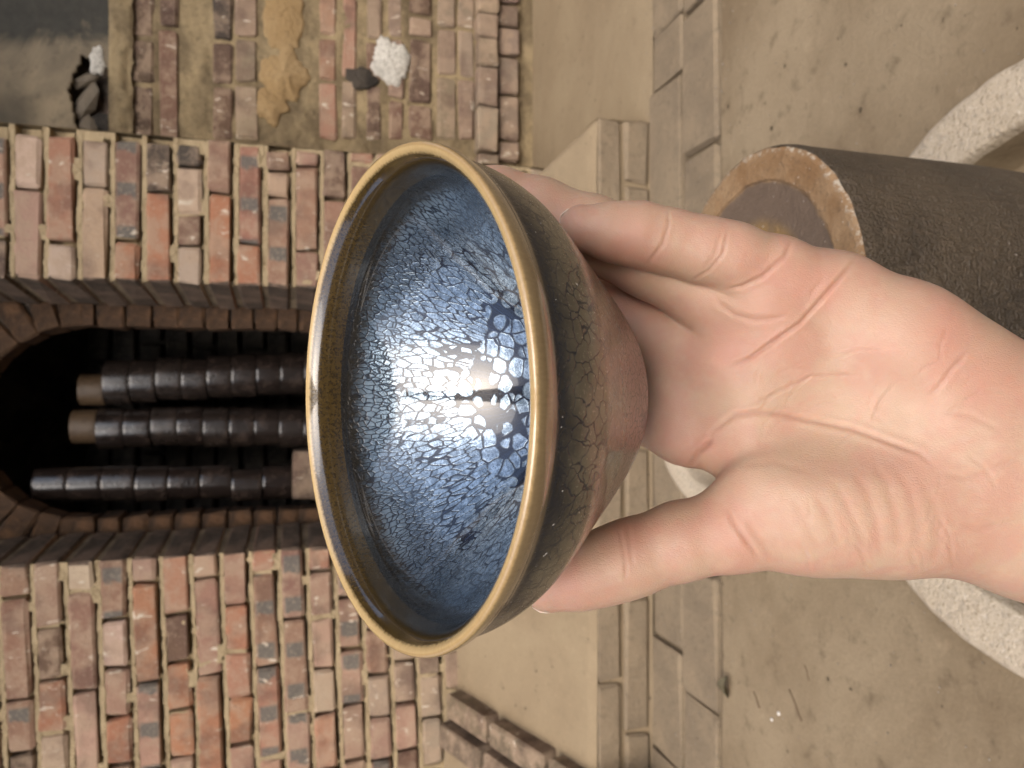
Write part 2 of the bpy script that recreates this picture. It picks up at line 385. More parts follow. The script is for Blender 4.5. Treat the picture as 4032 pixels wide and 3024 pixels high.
DUSTY = [(.29, .225, .155), (.31, .23, .16), (.27, .19, .14), (.30, .24, .17)]
def jitc(c, a=.17):
    k = random.uniform(1 - a, 1 + a); return tuple(q * k * random.uniform(.96, 1.04) for q in c) + (1,)
def brick(parent, c, size, color, mat=None, rz=0.0, ry=0.0, wedge=(0, 0), mats=None, sidepaint=None, jit=.0032):
    me = brick_mesh(*size, wedge=wedge, jit=jit)
    o = link('brick', me, mats or (mat or M_brick), parent)
    if sidepaint:
        for p in me.polygons:
            if p.normal.x * sidepaint > .6: p.material_index = 1
    o.location = c; o.rotation_euler = (random.uniform(-.006, .006), ry + random.uniform(-.008, .008), rz + random.uniform(-.006, .006))
    o.color = color
    return o

# ------------------------------------------------------------------ ground and floors (setting)
ground = tag(from_py('ground', [(-60, -60, -.010), (60, -60, -.010), (60, 60, -.010), (-60, 60, -.010)], [(0, 1, 2, 3)], M_gap), kind='structure')
def slab_fn(x0, x1, y0, y1, z=0.0, amp=.0012):
    def fn(u, v):
        x, y = x0 + (x1 - x0) * u, y0 + (y1 - y0) * v
        e = 1 if 0 < v < 1 else 0
        return (x, y + (0 if e else .004 * noise.noise(Vector((x * 14, y * 3, 1)))), z + amp * noise.noise(Vector((x * 5, y * 5, 2))) - (0 if e else .006))
    return fn
floor = grid_sheet('floor', slab_fn(-3.2, 3.2, -3.0, 1.135), 90, 60, M_floor); tag(floor, kind='structure')
path = grid_sheet('path', slab_fn(-3.2, 3.2, 1.398, 2.6), 90, 24, M_apron); tag(path, kind='structure')
# two flush rows of paving bricks across the floor
kerb = tag(empty('paving_strip', (0, 1.27, 0)), 'double row of flat grey paving bricks let into the floor before the kiln', 'paving', kind='structure')
def paver_row(y0, y1, cuts, cols):
    for a, b in zip(cuts[:-1], cuts[1:]):
        w = b - a - .006
        o = brick(kerb, ((a + b) / 2, (y0 + y1) / 2, -.0235 + random.uniform(-.0015, .0015)), (w, y1 - y0 + .003, .05), jitc(random.choice(cols), .1), mat=M_paver)
        o.name = 'paving_brick'
def cuts_from(px, pys, Y, z):                 # joint positions measured on the photograph, extended with whole bricks both ways
    d = Y * math.cos(PITCH) + (.7 - z) * math.sin(PITCH)
    xs = sorted((1512 - p) / FPX * d for p in pys)
    while xs[-1] < 1.5: xs.append(xs[-1] + random.uniform(.235, .265))
    while xs[0] > -1.5: xs.insert(0, xs[0] - random.uniform(.235, .265))
    return xs
paver_row(1.272, 1.390, cuts_from(2630, [105, 330, 2530, 2990], 1.33, 0), DUSTY)
paver_row(1.146, 1.258, cuts_from(2770, [10, 590, 1100, 1700, 2240, 2775], 1.2, 0), DUSTY)

# ------------------------------------------------------------------ the kiln
D0 = 1.90                                      # front of the kiln
kiln = tag(empty('brick_kiln', (-.08, D0, 0)), 'red brick kiln front with tall sooty firing chamber between two piers', 'kiln')
ZR0, PR = 1.357, .0673                         # right pier: course 0 centre, pitch
ZL0, PL = 1.319, .0665
XJR, XJL = .236, -.403                         # the jambs of the opening
WR, WL = -.036, .022                           # how far each jamb closes in over the depth of a brick
def X_at(py, z, Y): return (1512 - py) / FPX * (Y * math.cos(PITCH) + (.7 - z) * math.sin(PITCH))
BD = .245
def pick(k, tone):
    if tone == 'p': return jitc(random.choice(PALE))
    if tone == 'd': return jitc(random.choice(DUSTY))
    if tone == 'b': return jitc(random.choice(BROWN))
    if tone == 'r': return jitc((.37, .165, .09), .06)
    return jitc(random.choice(REDS))
def z5(v): return 2016 + v * .6076
left = {0: [(z5(560), ''), (z5(1225), 'w'), (z5(1575), 's')], 1: [(z5(755), ''), (z5(1095), 'b'), (z5(1440), 'r'), (3150, 'p')],
        2: [(z5(517), 'p'), (z5(1165), ''), (3180, '')], 3: [(z5(707), 's'), (z5(1018), 'p'), (z5(1337), ''), (z5(1650), 'r')],
        4: [(z5(465), ''), (z5(1110), 'r'), (z5(1690), 's')], 5: [(z5(665), ''), (z5(980), 'b'), (z5(1295), 'r'), (z5(1605), 'r')],
        6: [(z5(438), ''), (z5(1067), ''), (3120, 'r')], 7: [(z5(600), ''), (z5(910), 'r'), (z5(1208), ''), (z5(1515), 'r')],
        8: [(z5(398), ''), (z5(1005), 's'), (z5(1600), 's')], 9: [(z5(695), 's'), (z5(1307), 's'), (3130, 's')],
        10: [(z5(388), 's'), (z5(690), ''), (z5(1020), ''), (z5(1315), 'p'), (3040, '')],
        11: [(2350, 's'), (2560, 's'), (2780, 's'), (3000, '')], 12: [(2480, 'd'), (2660, ''), (2830, 'd'), (3000, '')],
        13: [(2420, 'd'), (2610, 'd'), (2770, 'd'), (2960, '')], 14: [(2500, 'd'), (2660, 'd'), (2830, 'd'), (3020, 'd')], 15: [(2560, 'd'), (2720, 'd'), (2790, 'd')]}
def r1(v): return v * .6076
right = {0: [(935, 'b'), (530, 's')], 1: [(740, ''), (525, 'p')], 2: [(957, 'p'), (530, '')], 3: [(735, ''), (545, 'p')],
         4: [(948, 'r'), (548, 's')], 5: [(756, 'r'), (555, 'b')], 6: [(970, 'p'), (845, 'b'), (657, 'p'), (560, 'b')],
         7: [(762, 'r'), (545, '')], 8: [(960, 'r'), (545, 's')], 9: [(775, 's'), (675, ''), (540, '')], 10: [(985, ''), (652, ''), (555, '')],
         11: [(783, ''), (555, 'b')], 12: [(900, ''), (650, 'b'), (545, '')], 13: [(800, ''), (560, '')], 14: [(900, 'd'), (680, ''), (545, '')],
         15: [(800, 'd'), (560, 'd')], 16: [(950, 'd'), (700, 'd'), (550, 'd')], 17: [(800, 'd'), (560, 'd')], 18: [(930, 'd'), (660, 'd')], 19: [(800, 'd'), (560, 'd')]}
def tilt(x): return -.035 * max(0, XJL - x)
def lay(side):
    rows = left if side < 0 else right
    for k in range(-2, 20):
        z = (ZL0 - PL * k) if side < 0 else (ZR0 - PR * k)
        if z < (.30 if side < 0 else .0): continue
        x = XJL if side < 0 else XJR
        seq = rows.get(k)
        if seq is None:
            n = 4; seq = [(None, random.choice(['', '', 'b', 's'])) for _ in range(n)]
        end = -1.02 if side < 0 else .588
        ends = []
        for py, tone in seq:
            ends.append((X_at(py, z, D0) if py else x + side * random.choice((.13, .24)) if not ends else ends[-1][0] + side * random.choice((.125, .245)), tone))
        while side * (ends[-1][0]) < side * end - .05: ends.append((ends[-1][0] + side * .245, random.choice(['', 'b', 's', ''])))
        first = True
        for xe, tone in ends:
            if abs(xe - x) < .03 or side * x > side * end: continue
            if side > 0: xe = min(xe, end + random.uniform(-.012, .006))
            cx = (x + xe) / 2; w = abs(xe - x) - random.uniform(.006, .011)
            m = M_band if tone == 's' else M_brick
            color = pick(k, '' if tone == 's' else tone)
            if tone in ('', 'w') and z < .42: color = jitc(random.choice(DUSTY))
            wedge = (0, 0)
            if first: wedge = (WR, 0) if side > 0 else (0, WL)
            hh = random.uniform(.050, .0545)
            o = brick(kiln, (cx + (.0055 if side > 0 else -.0055) * 0, D0 + BD / 2 + random.uniform(-.0025, .0025), z + (tilt(cx) if side < 0 else 0)),
                      (w, BD, hh), color, ry=(-.035 if side < 0 else 0), wedge=wedge, mats=[m, M_reveal] if first else [m],
                      sidepaint=(-1 if side > 0 else 1) if first else None)
            x = xe; first = False
lay(-1); lay(1)
# the mortar the bricks lie in: a slightly bulging sheet set back behind the brick faces, returned into the opening
def coursed(x0, x1, z0, z1, y, zc0, pitch, tl):
    def fn(u, v):
        x, z = x0 + (x1 - x0) * u, z0 + (z1 - z0) * v
        q = ((zc0 + (tilt(x) if tl else 0)) - z) / pitch; k = round(q); e = (k - q) * pitch      # height above the middle of the nearest course
        n = noise.noise(Vector((x * 38, 0, z * 38))); m = noise.noise(Vector((x * 120, 3, z * 120))); w = noise.noise(Vector((x * 13, 7, k * 3.7)))
        bed = .003 - .0045 * n - .0022 * m
        up = e if e > 0 else e + pitch                                   # distance above the course below
        crack = pitch - .0275 - .0042 - .004 * w - .002 * n                         # where the mortar stops short of the brick above
        if up < .0235 or up > pitch - .020: dpt = .030 + .004 * n if w < .28 else .005 - .004 * n
        elif up > crack and w < .40: dpt = .032
        else: dpt = bed
        return (x, y + dpt, z)
    return fn
def mortar_fn(x0, x1, z0, z1, y, amp=.0022):
    def fn(u, v):
        x, z = x0 + (x1 - x0) * u, z0 + (z1 - z0) * v
        return (x, y + amp * (noise.noise(Vector((x * 40, 0, z * 40))) + .8 * noise.noise(Vector((x * 110, 3, z * 110)))), z)
    return fn
grid_sheet('mortar', coursed(XJL - .004, -1.10, .0, 1.95, D0, ZL0, PL, True), 170, 780, M_mortar, kiln, False)
grid_sheet('mortar', coursed(.583, XJR + .004, .0, 1.95, D0, ZR0, PR, False), 90, 780, M_mortar, kiln, False)
def jamb_fn(x, w, s):
    def fn(u, v):
        y = D0 + .004 + BD * u; z = .3 + 1.65 * v
        return (x + s * .011 + w * u + .002 * noise.noise(Vector((y * 60, 1, z * 60))), y, z)
    return fn
grid_sheet('jamb_mortar', jamb_fn(XJR, WR, 1), 12, 120, M_reveal2, kiln)
grid_sheet('jamb_mortar', jamb_fn(XJL, WL, -1), 12, 120, M_reveal2, kiln)
# right return of the pier, and the mass above the opening outside the picture
grid_sheet('pier_side', lambda u, v: (.5875, D0 + .012 + .3 * u, 2.4 * v), 4, 40, M_mortar2, kiln)
grid_sheet('upper_wall', lambda u, v: (-1.10 + 1.69 * u, D0 + .012 + .0015 * noise.noise(Vector((u * 60, 0, v * 30))), 1.93 + .9 * v), 60, 40, M_mortar2, kiln)
# inner arch of scorched brick
DI = D0 + BD + .008
AX, AZ, AR = -.10, 1.24, .25
for s in (-1, 1):
    z = .64
    while z < AZ - .02:
        h = random.uniform(.060, .068)
        o = brick(kiln, (AX + s * (AR + .045), DI + .05, z + h / 2), (.09, .10, h - .004), jitc(random.choice([(.24, .135, .075), (.19, .11, .065), (.14, .085, .055)])), mat=M_orange, jit=.0045)
        z += h
nv = 15
for i in range(nv):
    a = math.pi * (i + .5) / nv
    o = brick(kiln, (AX + (AR + .055) * math.cos(a), DI + .05, AZ + (AR + .055) * math.sin(a)), (.11, .10, math.pi * (AR + .03) / nv - .002), (.2, .12, .07, 1), mat=M_orange, ry=-a)
def inner_plate(u, v):                        # wall round the inner arch
    a = math.pi * u; ca, sa = math.cos(a), math.sin(a)
    r = (AR + .02) + (.62 - AR) * v
    return (AX + r * ca, DI + .016, AZ + r * sa)
grid_sheet('arch_backing', inner_plate, 40, 6, M_reveal, kiln)
for s in (-1, 1):
    grid_sheet('arch_backing', lambda u, v: (AX + s * (AR + .02 + .4 * u), DI + .016, .3 + (AZ - .3) * v), 4, 10, M_reveal, kiln)
# the firing chamber behind it
ch = bmesh.new()
def quad(bm, *p): bm.faces.new([bm.verts.new(q) for q in p])
xa, xb, ya, yb, za, zb = -.52, .34, DI + .10, 2.78, .62, 1.85
quad(ch, (xa, yb, za), (xb, yb, za), (xb, yb, zb), (xa, yb, zb))
quad(ch, (xa, ya, za), (xa, yb, za), (xa, yb, zb), (xa, ya, zb))
quad(ch, (xb, ya, za), (xb, ya, zb), (xb, yb, zb), (xb, yb, za))
quad(ch, (xa, ya, zb), (xa, yb, zb), (xb, yb, zb), (xb, ya, zb))
quad(ch, (xa, D0, za), (xb, D0, za), (xb, yb, za), (xa, yb, za))
from_bm('chamber', ch, M_soot, kiln)
# a few courses of the chamber's back wall catch the light
for k in range(9):
    z = .66 + k * .082
    x = -.5
    while x < .3:
        w = random.uniform(.12, .24)
        o = brick(kiln, (x + w / 2, yb - .012, z + .033), (w - .012, .05, .066), (.05, .045, .04, 1), mat=M_soot)
        x += w
# sill wall under the opening (behind the bowl)
for k in range(5):
    z = .594 - k * .0665
    x = XJL + .005
    while x < XJR - .03:
        w = min(random.choice((.125, .245)), XJR - .005 - x)
        if w > .03: brick(kiln, (x + w / 2, D0 + .06, z), (w - .011, .12, .053), pick(0, random.choice(['', '', 's', 'd'])))
        x += w
grid_sheet('mortar', mortar_fn(XJR + .01, XJL - .01, .0, .618, D0 + .0075), 60, 60, M_mortar, kiln)

# saggers stacked in the chamber
def sagger_mesh(r, h):
    v, f = lathe_data(smooth_prof([(0, 0), (0, r * .9), (.002, r * .985), (.008, r), (h * .5, r * 1.004), (h - .008, r), (h - .002, r * .985), (h, r * .9), (h, 0)], 2), 40)
    return v, f
ORD = ['lowest', 'second lowest', 'third from bottom', 'fourth from bottom', 'fifth from bottom', 'sixth from bottom', 'seventh from bottom', 'eighth from bottom', 'ninth from bottom', 'tenth from bottom', 'eleventh from bottom']
def stack(px, py_top, py_bot, Y, r, h, px_top, which, cap, zbase):
    ztop = zat(px_top, Y)
    caph = .068 if cap else 0
    n = max(1, round((ztop - caph - zbase) / h)); h = (ztop - caph - zbase) / n
    for i in range(n):
        z = zbase + h * i; q = (i + .5) / n
        X = X_at(py_bot + (py_top - py_bot) * q, z, Y)
        if z + h < zat(1400, Y): continue     # wholly hidden behind the bowl
        rr = r * random.uniform(.94, 1.02)
        o = from_py('sagger', *sagger_mesh(rr, h - .0018), M_sagger, None, True)
        o.location = (X + random.uniform(-.005, .005), Y + random.uniform(-.006, .006), z); o.rotation_euler = (0, 0, random.uniform(0, 6))
        nm = ORD[i] if i < n - 1 or cap else 'topmost'
        tag(o, f'dark glazed round sagger, {nm} of the {which} stack in the kiln chamber', 'sagger', 'saggers stacked in the kiln chamber')
    if cap:
        o = from_py('sagger', *sagger_mesh(r * cap[1], caph - .002), M_cap, None, True)
        o.location = (X_at(cap[0], ztop, Y), Y, ztop - caph)
        tag(o, f'smaller ochre sagger capping the {which} stack in the kiln chamber', 'sagger', 'saggers stacked in the kiln chamber')
stack(0, 1510, 1462, 2.42, .066, .0725, 316, 'right hand', (1534, .70), .62)
stack(0, 1682, 1684, 2.40, .060, .0725, 286, 'middle', (1680, .82), .62)
stack(0, 1899, 1902, 2.27, .0485, .079, 140, 'left hand', None, .722)
blk = brick(None, (X_at(1862, .67, 2.27), 2.27, .671), (.135, .12, .099), (.13, .09, .065, 1)); blk.name = 'brick_block'
tag(blk, 'scorched brick block under the left hand stack of saggers', 'brick')

# ------------------------------------------------------------------ wall right of the kiln
D1 = 2.20
rw = tag(empty('brick_wall', (.9, D1, 0)), 'old brick wall with smeared yellow mortar standing right of the kiln', 'wall')
rwb = [(505, 607, [(520, 'b'), (332, 'b'), (148, 'b'), (-60, 'b')]), (622, 704, [(455, 'b'), (110, 'b'), (-90, 'r')]),
       (836, 918, [(510, 'b'), (333, 'b'), (162, 'b'), (-30, 'b')]), (924, 1015, [(480, 'd'), (328, 'd'), (148, 'd'), (-40, '')]),
       (1255, 1328, [(505, ''), (322, ''), (143, ''), (-60, 'b')]), (1345, 1405, [(520, 'd'), (310, ''), (-20, 'd')]),
       (1441, 1505, [(500, 'b'), (325, 'b'), (160, 'd'), (-20, 'b')]), (1530, 1592, [(510, 'b'), (390, 'd'), (150, 'd'), (-60, 'd')]),
       (1611, 1702, [(560, 'b'), (410, 'b'), (150, 'd'), (62, 'b'), (-30, 'd')]), (1722, 1798, [(560, 'd'), (300, 'd'), (110, 'd'), (-120, 'd')]),
       (1804, 1870, [(470, 'd'), (310, 'd'), (110, 'd'), (-60, 'd')])]
for x0, x1, bs in rwb:
    za_, zb_ = zat(x1, D1), zat(x0, D1); z = (za_ + zb_) / 2
    xs = [(X_at(540, z, D1) - .02, None)] + [(X_at(p, z, D1), t_) for p, t_ in bs[0:]]
    xs = [(X_at(555, z, D1), None)] + [(X_at(p, z, D1), t_) for p, t_ in bs[1:]] + [(X_at(bs[-1][0] - 260, z, D1), 'd')]
    tones = [t_ for _, t_ in bs]
    for (a, _), (b, _), tn in zip(xs[:-1], xs[1:], tones):
        if b - a < .03: continue
        brick(rw, ((a + b) / 2, D1 + .06 + random.uniform(-.002, .003), z), (b - a - .012, .12, abs(zb_ - za_) - .004), pick(0, tn), mat=M_brick)
# plinth course standing a little proud
zk = (zat(1880, 2.16) + zat(1968, 2.16)) / 2
xs = [X_at(p, zk, 2.16) for p in (900, 690, 600, 415, 258, 145, 48, -60, -260)]
for a, b in zip(xs[:-1], xs[1:]): brick(rw, ((a + b) / 2, 2.16 + .06, zk), (b - a - .008, .12, .064), jitc(random.choice(DUSTY), .08))
for a, b in zip(xs[:-1], xs[1:]): brick(rw, ((a + b) / 2 + .05, 2.185 + .06, zk - .072), (b - a - .008, .12, .064), jitc((.24, .18, .135), .08))
def rw_fn(u, v):
    x, z = .57 + 1.5 * u, -.02 + (zat(470, D1) + .02) * v
    a = .011 * max(0, noise.noise(Vector((x * 9, 5, z * 16)))) + .003 * noise.noise(Vector((x * 60, 0, z * 60)))
    return (x, D1 + .009 - a, z)
grid_sheet('mortar', rw_fn, 170, 200, M_mortar2, rw)
def blob(name, parent, mat, cx, cz, rx, rz, y, dep, seed, n=40, pw=.5):
    def fn(u, v):
        a = 2 * math.pi * u; r = v
        k = 1 + .35 * noise.noise(Vector((math.cos(a) * 1.6 + seed, math.sin(a) * 1.6, 0))) + .16 * noise.noise(Vector((math.cos(a) * 6 + seed, math.sin(a) * 6, 0)))
        x, z = cx + rx * k * r * math.cos(a), cz + rz * k * r * math.sin(a)
        h = dep * (1 - r ** 2) ** pw * (1 + .3 * noise.noise(Vector((x * 18 + seed, 0, z * 18))) + .22 * noise.noise(Vector((x * 80, seed, z * 80))))
        return (x, y - h + (.004 if v > .99 else 0), z)
    return grid_sheet(name, fn, n, 16, mat, parent)
zc = zat(1115, D1)
blob('clay_patch', rw, M_clay, X_at(60, zc, D1), zc, .13, .058, D1 + .002, .010, 3., 60, 1.3)
blob('clay_patch', rw, M_clay, X_at(300, zc, D1), zc, .080, .062, D1 + .002, .016, 8., 60, 1.3)
blob('clay_patch', rw, M_clay, X_at(415, zat(1060, D1), D1), zat(1060, D1), .05, .045, D1 + .002, .012, 11., 60, 1.3)
zc = zat(1535, D1); blob('lime_patch', rw, M_lime, X_at(238, zc, D1), zc, .064, .060, D1 - .001, .014, 5., 70, .7)
zc = zat(1425, D1); blob('burnt_patch', rw, M_soot, X_at(310, zc, D1), zc, .032, .045, D1 - .003, .005, 15.)
# pale lintel course below a smoke-stained plaster panel, the plaster broken open at its lower corner
zc = zat(478, D1)
lint = grid_sheet('lintel', lambda u, v: (.60 + 1.2 * u, D1 - .012 - .006 * math.sin(math.pi * v) + .006 * noise.noise(Vector((u * 30, v * 3, 0))) - .003 * noise.noise(Vector((u * 90, v * 9, 0))), zat(525, D1) + (zat(432, D1) - zat(525, D1)) * v + (.008 * noise.noise(Vector((u * 24, 5, 0))) + .004 * noise.noise(Vector((u * 80, 5, 0)))) * (1 - v)), 160, 12, M_mortar2, rw)
ztop = zat(436, D1)
hole = [(X_at(p[1], zat(p[0], D1), D1), zat(p[0], D1)) for p in ((330, 225), (300, 290), (270, 350), (290, 430), (300, 530), (450, 530), (450, 290), (390, 250))]
def inside(x, z):
    c = False
    for (x1, z1), (x2, z2) in zip(hole, hole[1:] + hole[:1]):
        if (z1 > z) != (z2 > z) and x < (x2 - x1) * (z - z1) / (z2 - z1) + x1: c = not c
    return c
v, f, idx = [], [], {}
nx, nz = 150, 90
for j in range(nz + 1):
    for i in range(nx + 1):
        x, z = .58 + .75 * i / nx, ztop + .45 * j / nz
        e = .006 * noise.noise(Vector((x * 60, z * 60, 0)))
        idx[i, j] = len(v); v.append((x, D1 - .008 + .004 * noise.noise(Vector((x * 12, 0, z * 12))), z))
for j in range(nz):
    for i in range(nx):
        x, z = v[idx[i, j]][0] + .0025, v[idx[i, j]][2] + .0025
        n_ = .006 * noise.noise(Vector((x * 50, z * 50, 4)))
        if not inside(x + n_, z + n_): f.append((idx[i, j], idx[i + 1, j], idx[i + 1, j + 1], idx[i, j + 1]))
pl = from_py('plaster_panel', v, f, M_plaster, rw, True)
sm = pl.modifiers.new('thick', 'SOLIDIFY'); sm.thickness = .014; sm.offset = -1
# loose lumps inside the hole, and a white dab on its lip
for (px, py, sx, sz, rz, m) in ((330, 400, .055, .024, .5, M_rubble), (350, 300, .04, .016, 1.0, M_rubble), (400, 470, .03, .035, .2, M_soot), (335, 500, .03, .03, -.4, M_rubble)):
    bm = bmesh.new(); bmesh.ops.create_icosphere(bm, subdivisions=1, radius=1)
    for q in bm.verts:
        q.co *= 1 + .9 * noise.noise(q.co * 1.9 + Vector((px, py * .37, 0)))
        q.co = Vector((q.co.x * sx, q.co.y * .015, q.co.z * sz))
    o = from_bm('rubble', bm, m, rw); z = zat(px, D1); o.location = (X_at(py, z, D1), D1 + .018, z); o.rotation_euler = (0, rz, 0)
zc = zat(388, D1); blob('lime_patch', rw, M_lime, X_at(248, zc, D1), zc, .040, .020, D1 - .008, .009, 25., 40, .4)
grid_sheet('hole_back', lambda u, v: (.55 + .9 * u, D1 + .045, ztop - .05 + .6 * v), 6, 6, M_reveal, rw)
grid_sheet('upper_wall', lambda u, v: (.57 + 1.5 * u, D1 + .004, zat(0, D1) + .05 + 1.2 * v), 6, 6, M_plaster, rw)

# ------------------------------------------------------------------ sloping clay apron with a brick front, and its brick kerb
apr = tag(empty('hearth_apron', (-.1, 1.4, 0)), 'sloping clay apron with a two course brick front before the kiln mouth', 'hearth')
DF = 1.405
def apz(y): return .122 + (y - DF) * (.305 - .122) / (D0 - DF)
def apr_fn(u, v):
    y = DF + .004 + (D0 + .02 - DF) * v
    xr = .548 - .385 * (y - DF); x = -1.10 + (xr + 1.10) * u
    edge = -.010 * max(0, 1 - v / .03) ** 2 - .012 * max(0, 1 - (1 - u) / .012) ** 2
    return (x, y, apz(y) + edge + .0025 * noise.noise(Vector((x * 6, y * 6, 0))))
grid_sheet('clay_top', apr_fn, 160, 60, M_apron, apr)
grid_sheet('clay_side', lambda u, v: (.548 - .385 * (D0 + .02 - DF) * u + .004 * noise.noise(Vector((u * 9, v * 5, 0))) - .003 * v, DF + .004 + (D0 + .02 - DF) * u, -.02 + (apz(DF + (D0 - DF) * u) + .012) * v), 30, 8, M_apron, apr)
def front_course(z, cuts):
    for a, b in zip(cuts[:-1], cuts[1:]):
        if a >= .545 or a < -1.2: continue
        b = min(b, .552)
        if b - a < .04: continue
        brick(apr, ((a + b) / 2, DF + .055 + random.uniform(-.002, .002), z), (b - a - .009, .11, .053), jitc(random.choice(DUSTY), .1), mat=M_paver)
front_course(.088, cuts_from(2385, [458, 1180, 1700, 2220, 2690], DF, .088))
front_course(.026, cuts_from(2500, [458, 725, 1230, 1760, 2060, 2350, 2885], DF, .026))
grid_sheet('mortar', lambda u, v: (.54 - 1.64 * u, DF + .010 + .002 * noise.noise(Vector((u * 90, 0, v * 12))), -.02 + .128 * v), 80, 8, M_apron, apr)
kb = tag(empty('brick_kerb', (-.85, 1.6, 0)), 'low brick kerb running down the left edge of the clay apron', 'kerb')
y = D0 - .008
for i in range(5):
    L = random.uniform(.16, .235); yc = y - L / 2
    for j, (xo, w) in enumerate(((-.035, .062), (.036, .062))):
        o = brick(kb, (-.862 + xo, yc, apz(yc) + .030 - .018 * j), (w, L - .006, .06), jitc((.16, .12, .08), .08), mat=M_brick)
        o.rotation_euler.x = math.atan2(apz(1.9) - apz(1.405), .495)
    y -= L
bank = grid_sheet('clay_bank', lambda u, v: (-.905 - .5 * u, 1.0 + .9 * v, apz(max(DF - .3, 1.0 + .9 * v)) + .03 + .03 * u), 20, 20, M_clay and M_apron, kb)

# unseen shed slab and rafters, added to darken part of the bowl's reflection
rb = bmesh.new()
def slabbox(bm, x0, x1, y0, y1, z0, z1, dz=0):
    vs = [bm.verts.new((x, y, z + (dz if y == y1 else 0))) for x in (x0, x1) for y in (y0, y1) for z in (z0, z1)]
    for q in ((0, 1, 3, 2), (4, 6, 7, 5), (0, 4, 5, 1), (2, 3, 7, 6), (0, 2, 6, 4), (1, 5, 7, 3)): bm.faces.new([vs[i] for i in q])
slabbox(rb, -3.2, 3.2, .62, 3.4, 2.66, 2.74, .75)
for i in range(11): slabbox(rb, -3.1 + i * .6, -3.0 + i * .6, .66, 3.36, 2.54, 2.655, .75)
slabbox(rb, -.20, .14, -3.6, .61, 2.38, 2.56)  # unseen beam, added to split the sky mirrored in the bowl
tag(from_bm('added_roof', rb, M_soot), kind='structure')
# unseen walls added all round, to bound the sky mirrored in the bowl
cw = bmesh.new()
slabbox(cw, -3.6, 3.6, -3.9, -3.6, -.2, 2.3); slabbox(cw, -3.6, -3.3, -3.6, 3.4, -.2, 2.3); slabbox(cw, 3.3, 3.6, -3.6, 3.4, -.2, 2.3); slabbox(cw, -3.3, 3.3, 3.41, 3.6, -.2, 3.5)
tag(from_bm('wall', cw, earth_mat('added_wall', (.26, .19, .14), (.34, .27, .20), (.15, .11, .08), .006, .6)), kind='structure')

# ------------------------------------------------------------------ stone basin and the upturned jar in it
basin = empty('stone_basin', (.0145, .48, 0)); tag(basin, 'round pale granite basin with a broad flat rim on the floor', 'basin')
def basin_prof():
    return smooth_prof([(0, .262), (.02, .276), (.06, .282), (.075, .280), (.081, .272), (.082, .25), (.081, .228), (.077, .221), (.06, .217), (.03, .213), (.022, .20), (.02, .12), (.02, 0)], 5)
v, f = lathe_data(basin_prof(), 180)
vv = []
for (x, y, z) in v:
    r = math.hypot(x, y); a = math.atan2(y, x)
    k = 1 + (.010 * noise.noise(Vector((math.cos(a) * 3, math.sin(a) * 3, 0))) + .005 * noise.noise(Vector((math.cos(a) * 14, math.sin(a) * 14, z * 30)))) * min(1, r / .2)
    vv.append((x * k, y * k, z + .0015 * noise.noise(Vector((x * 40, y * 40, 0)))))
nrim = [i for i, q in enumerate(vv)]
fr = [q for q in f if max(math.hypot(*v[i][:2]) for i in q) > .2185 and True]
fb = [q for q in f if not max(math.hypot(*v[i][:2]) for i in q) > .2185]
from_py('rim', [(x + .0145, y + .48, z) for x, y, z in vv], fr, M_granite, basin, True)
from_py('bowl_floor', [(x + .0145, y + .48, z) for x, y, z in vv], fb, M_apron, basin, True)
mor = empty('stone_mortar', (-.01, 1.011, 0)); tag(mor, 'weathered stone ring on the floor, glimpsed between the bowl and the thumb', 'stone')
v, f = lathe_data(smooth_prof([(0, .175), (.03, .19), (.075, .193), (.095, .188), (.10, .175), (.097, .155), (.085, .147), (.04, .14), (.03, .12), (.03, 0)], 4), 120)
v = [(x * (1 + .02 * noise.noise(Vector((x * 18, y * 18, z * 18)))), y * (1 + .02 * noise.noise(Vector((x * 18, y * 18, 7)))), z) for x, y, z in v]
o = from_py('body', v, f, M_granite, None, True); o.parent = mor
jar = empty('upturned_jar', (.057, .48, .02)); tag(jar, 'dark brown stoneware jar standing upside down in the granite basin', 'jar')
HJ = .356
prof = smooth_prof([(0, .062), (.006, .068), (.02, .07), (.045, .082), (.075, .098), (.11, .1085), (.15, .1135), (.2, .1155), (.28, .1160), (.335, .1165), (.349, .1168), (.3545, .115)], 5)
v, f = lathe_data(prof, 128); o = from_py('body', v, f, M_jar, None, True); o.parent = jar
prof = smooth_prof([(.3545, .115), (.3562, .1125), (.357, .108), (.357, .098), (.3568, .094), (.3562, .092), (.3548, .0905), (.3545, .08), (.3545, .03), (.355, .002)], 5)
v, f = lathe_data(prof, 128)
v = [(x * (1 + .012 * noise.noise(Vector((x * 60, y * 60, 0)))), y * (1 + .012 * noise.noise(Vector((x * 60, y * 60, 9)))), z + .0008 * noise.noise(Vector((x * 90, y * 90, 3)))) for x, y, z in v]
o = from_py('base', v, f, M_jartop, None, True); o.parent = jar

# ------------------------------------------------------------------ litter on the floor
def floor_pt(px, py):
    d = FW - UP * ((px - 2016) / FPX) - RT * ((py - 1512) / FPX)
    return CAM + d * (-.7 / d.z)
def leaf(px, py, L, W, rz, label):
    def fn(u, v):
        w = W * math.sin(math.pi * min(1, max(0, v * .96 + .02))) ** .8
        return ((u - .5) * w, (v - .5) * L, .004 + .02 * abs(u - .5) * w / W + .004 * math.sin(v * 5) + .002 * noise.noise(Vector((u * 4, v * 4, px))))
    o = grid_sheet('dead_leaf', fn, 6, 10, M_leaf); p = floor_pt(px, py); o.location = (p.x, p.y, .001); o.rotation_euler = (0, 0, rz)
    m = o.modifiers.new('thick', 'SOLIDIFY'); m.thickness = .0006
    tag(o, label, 'leaf', 'dead leaves on the floor')
leaf(2872, 2705, .038, .022, 1.45, 'curled dark dead leaf on the floor by the paving bricks')
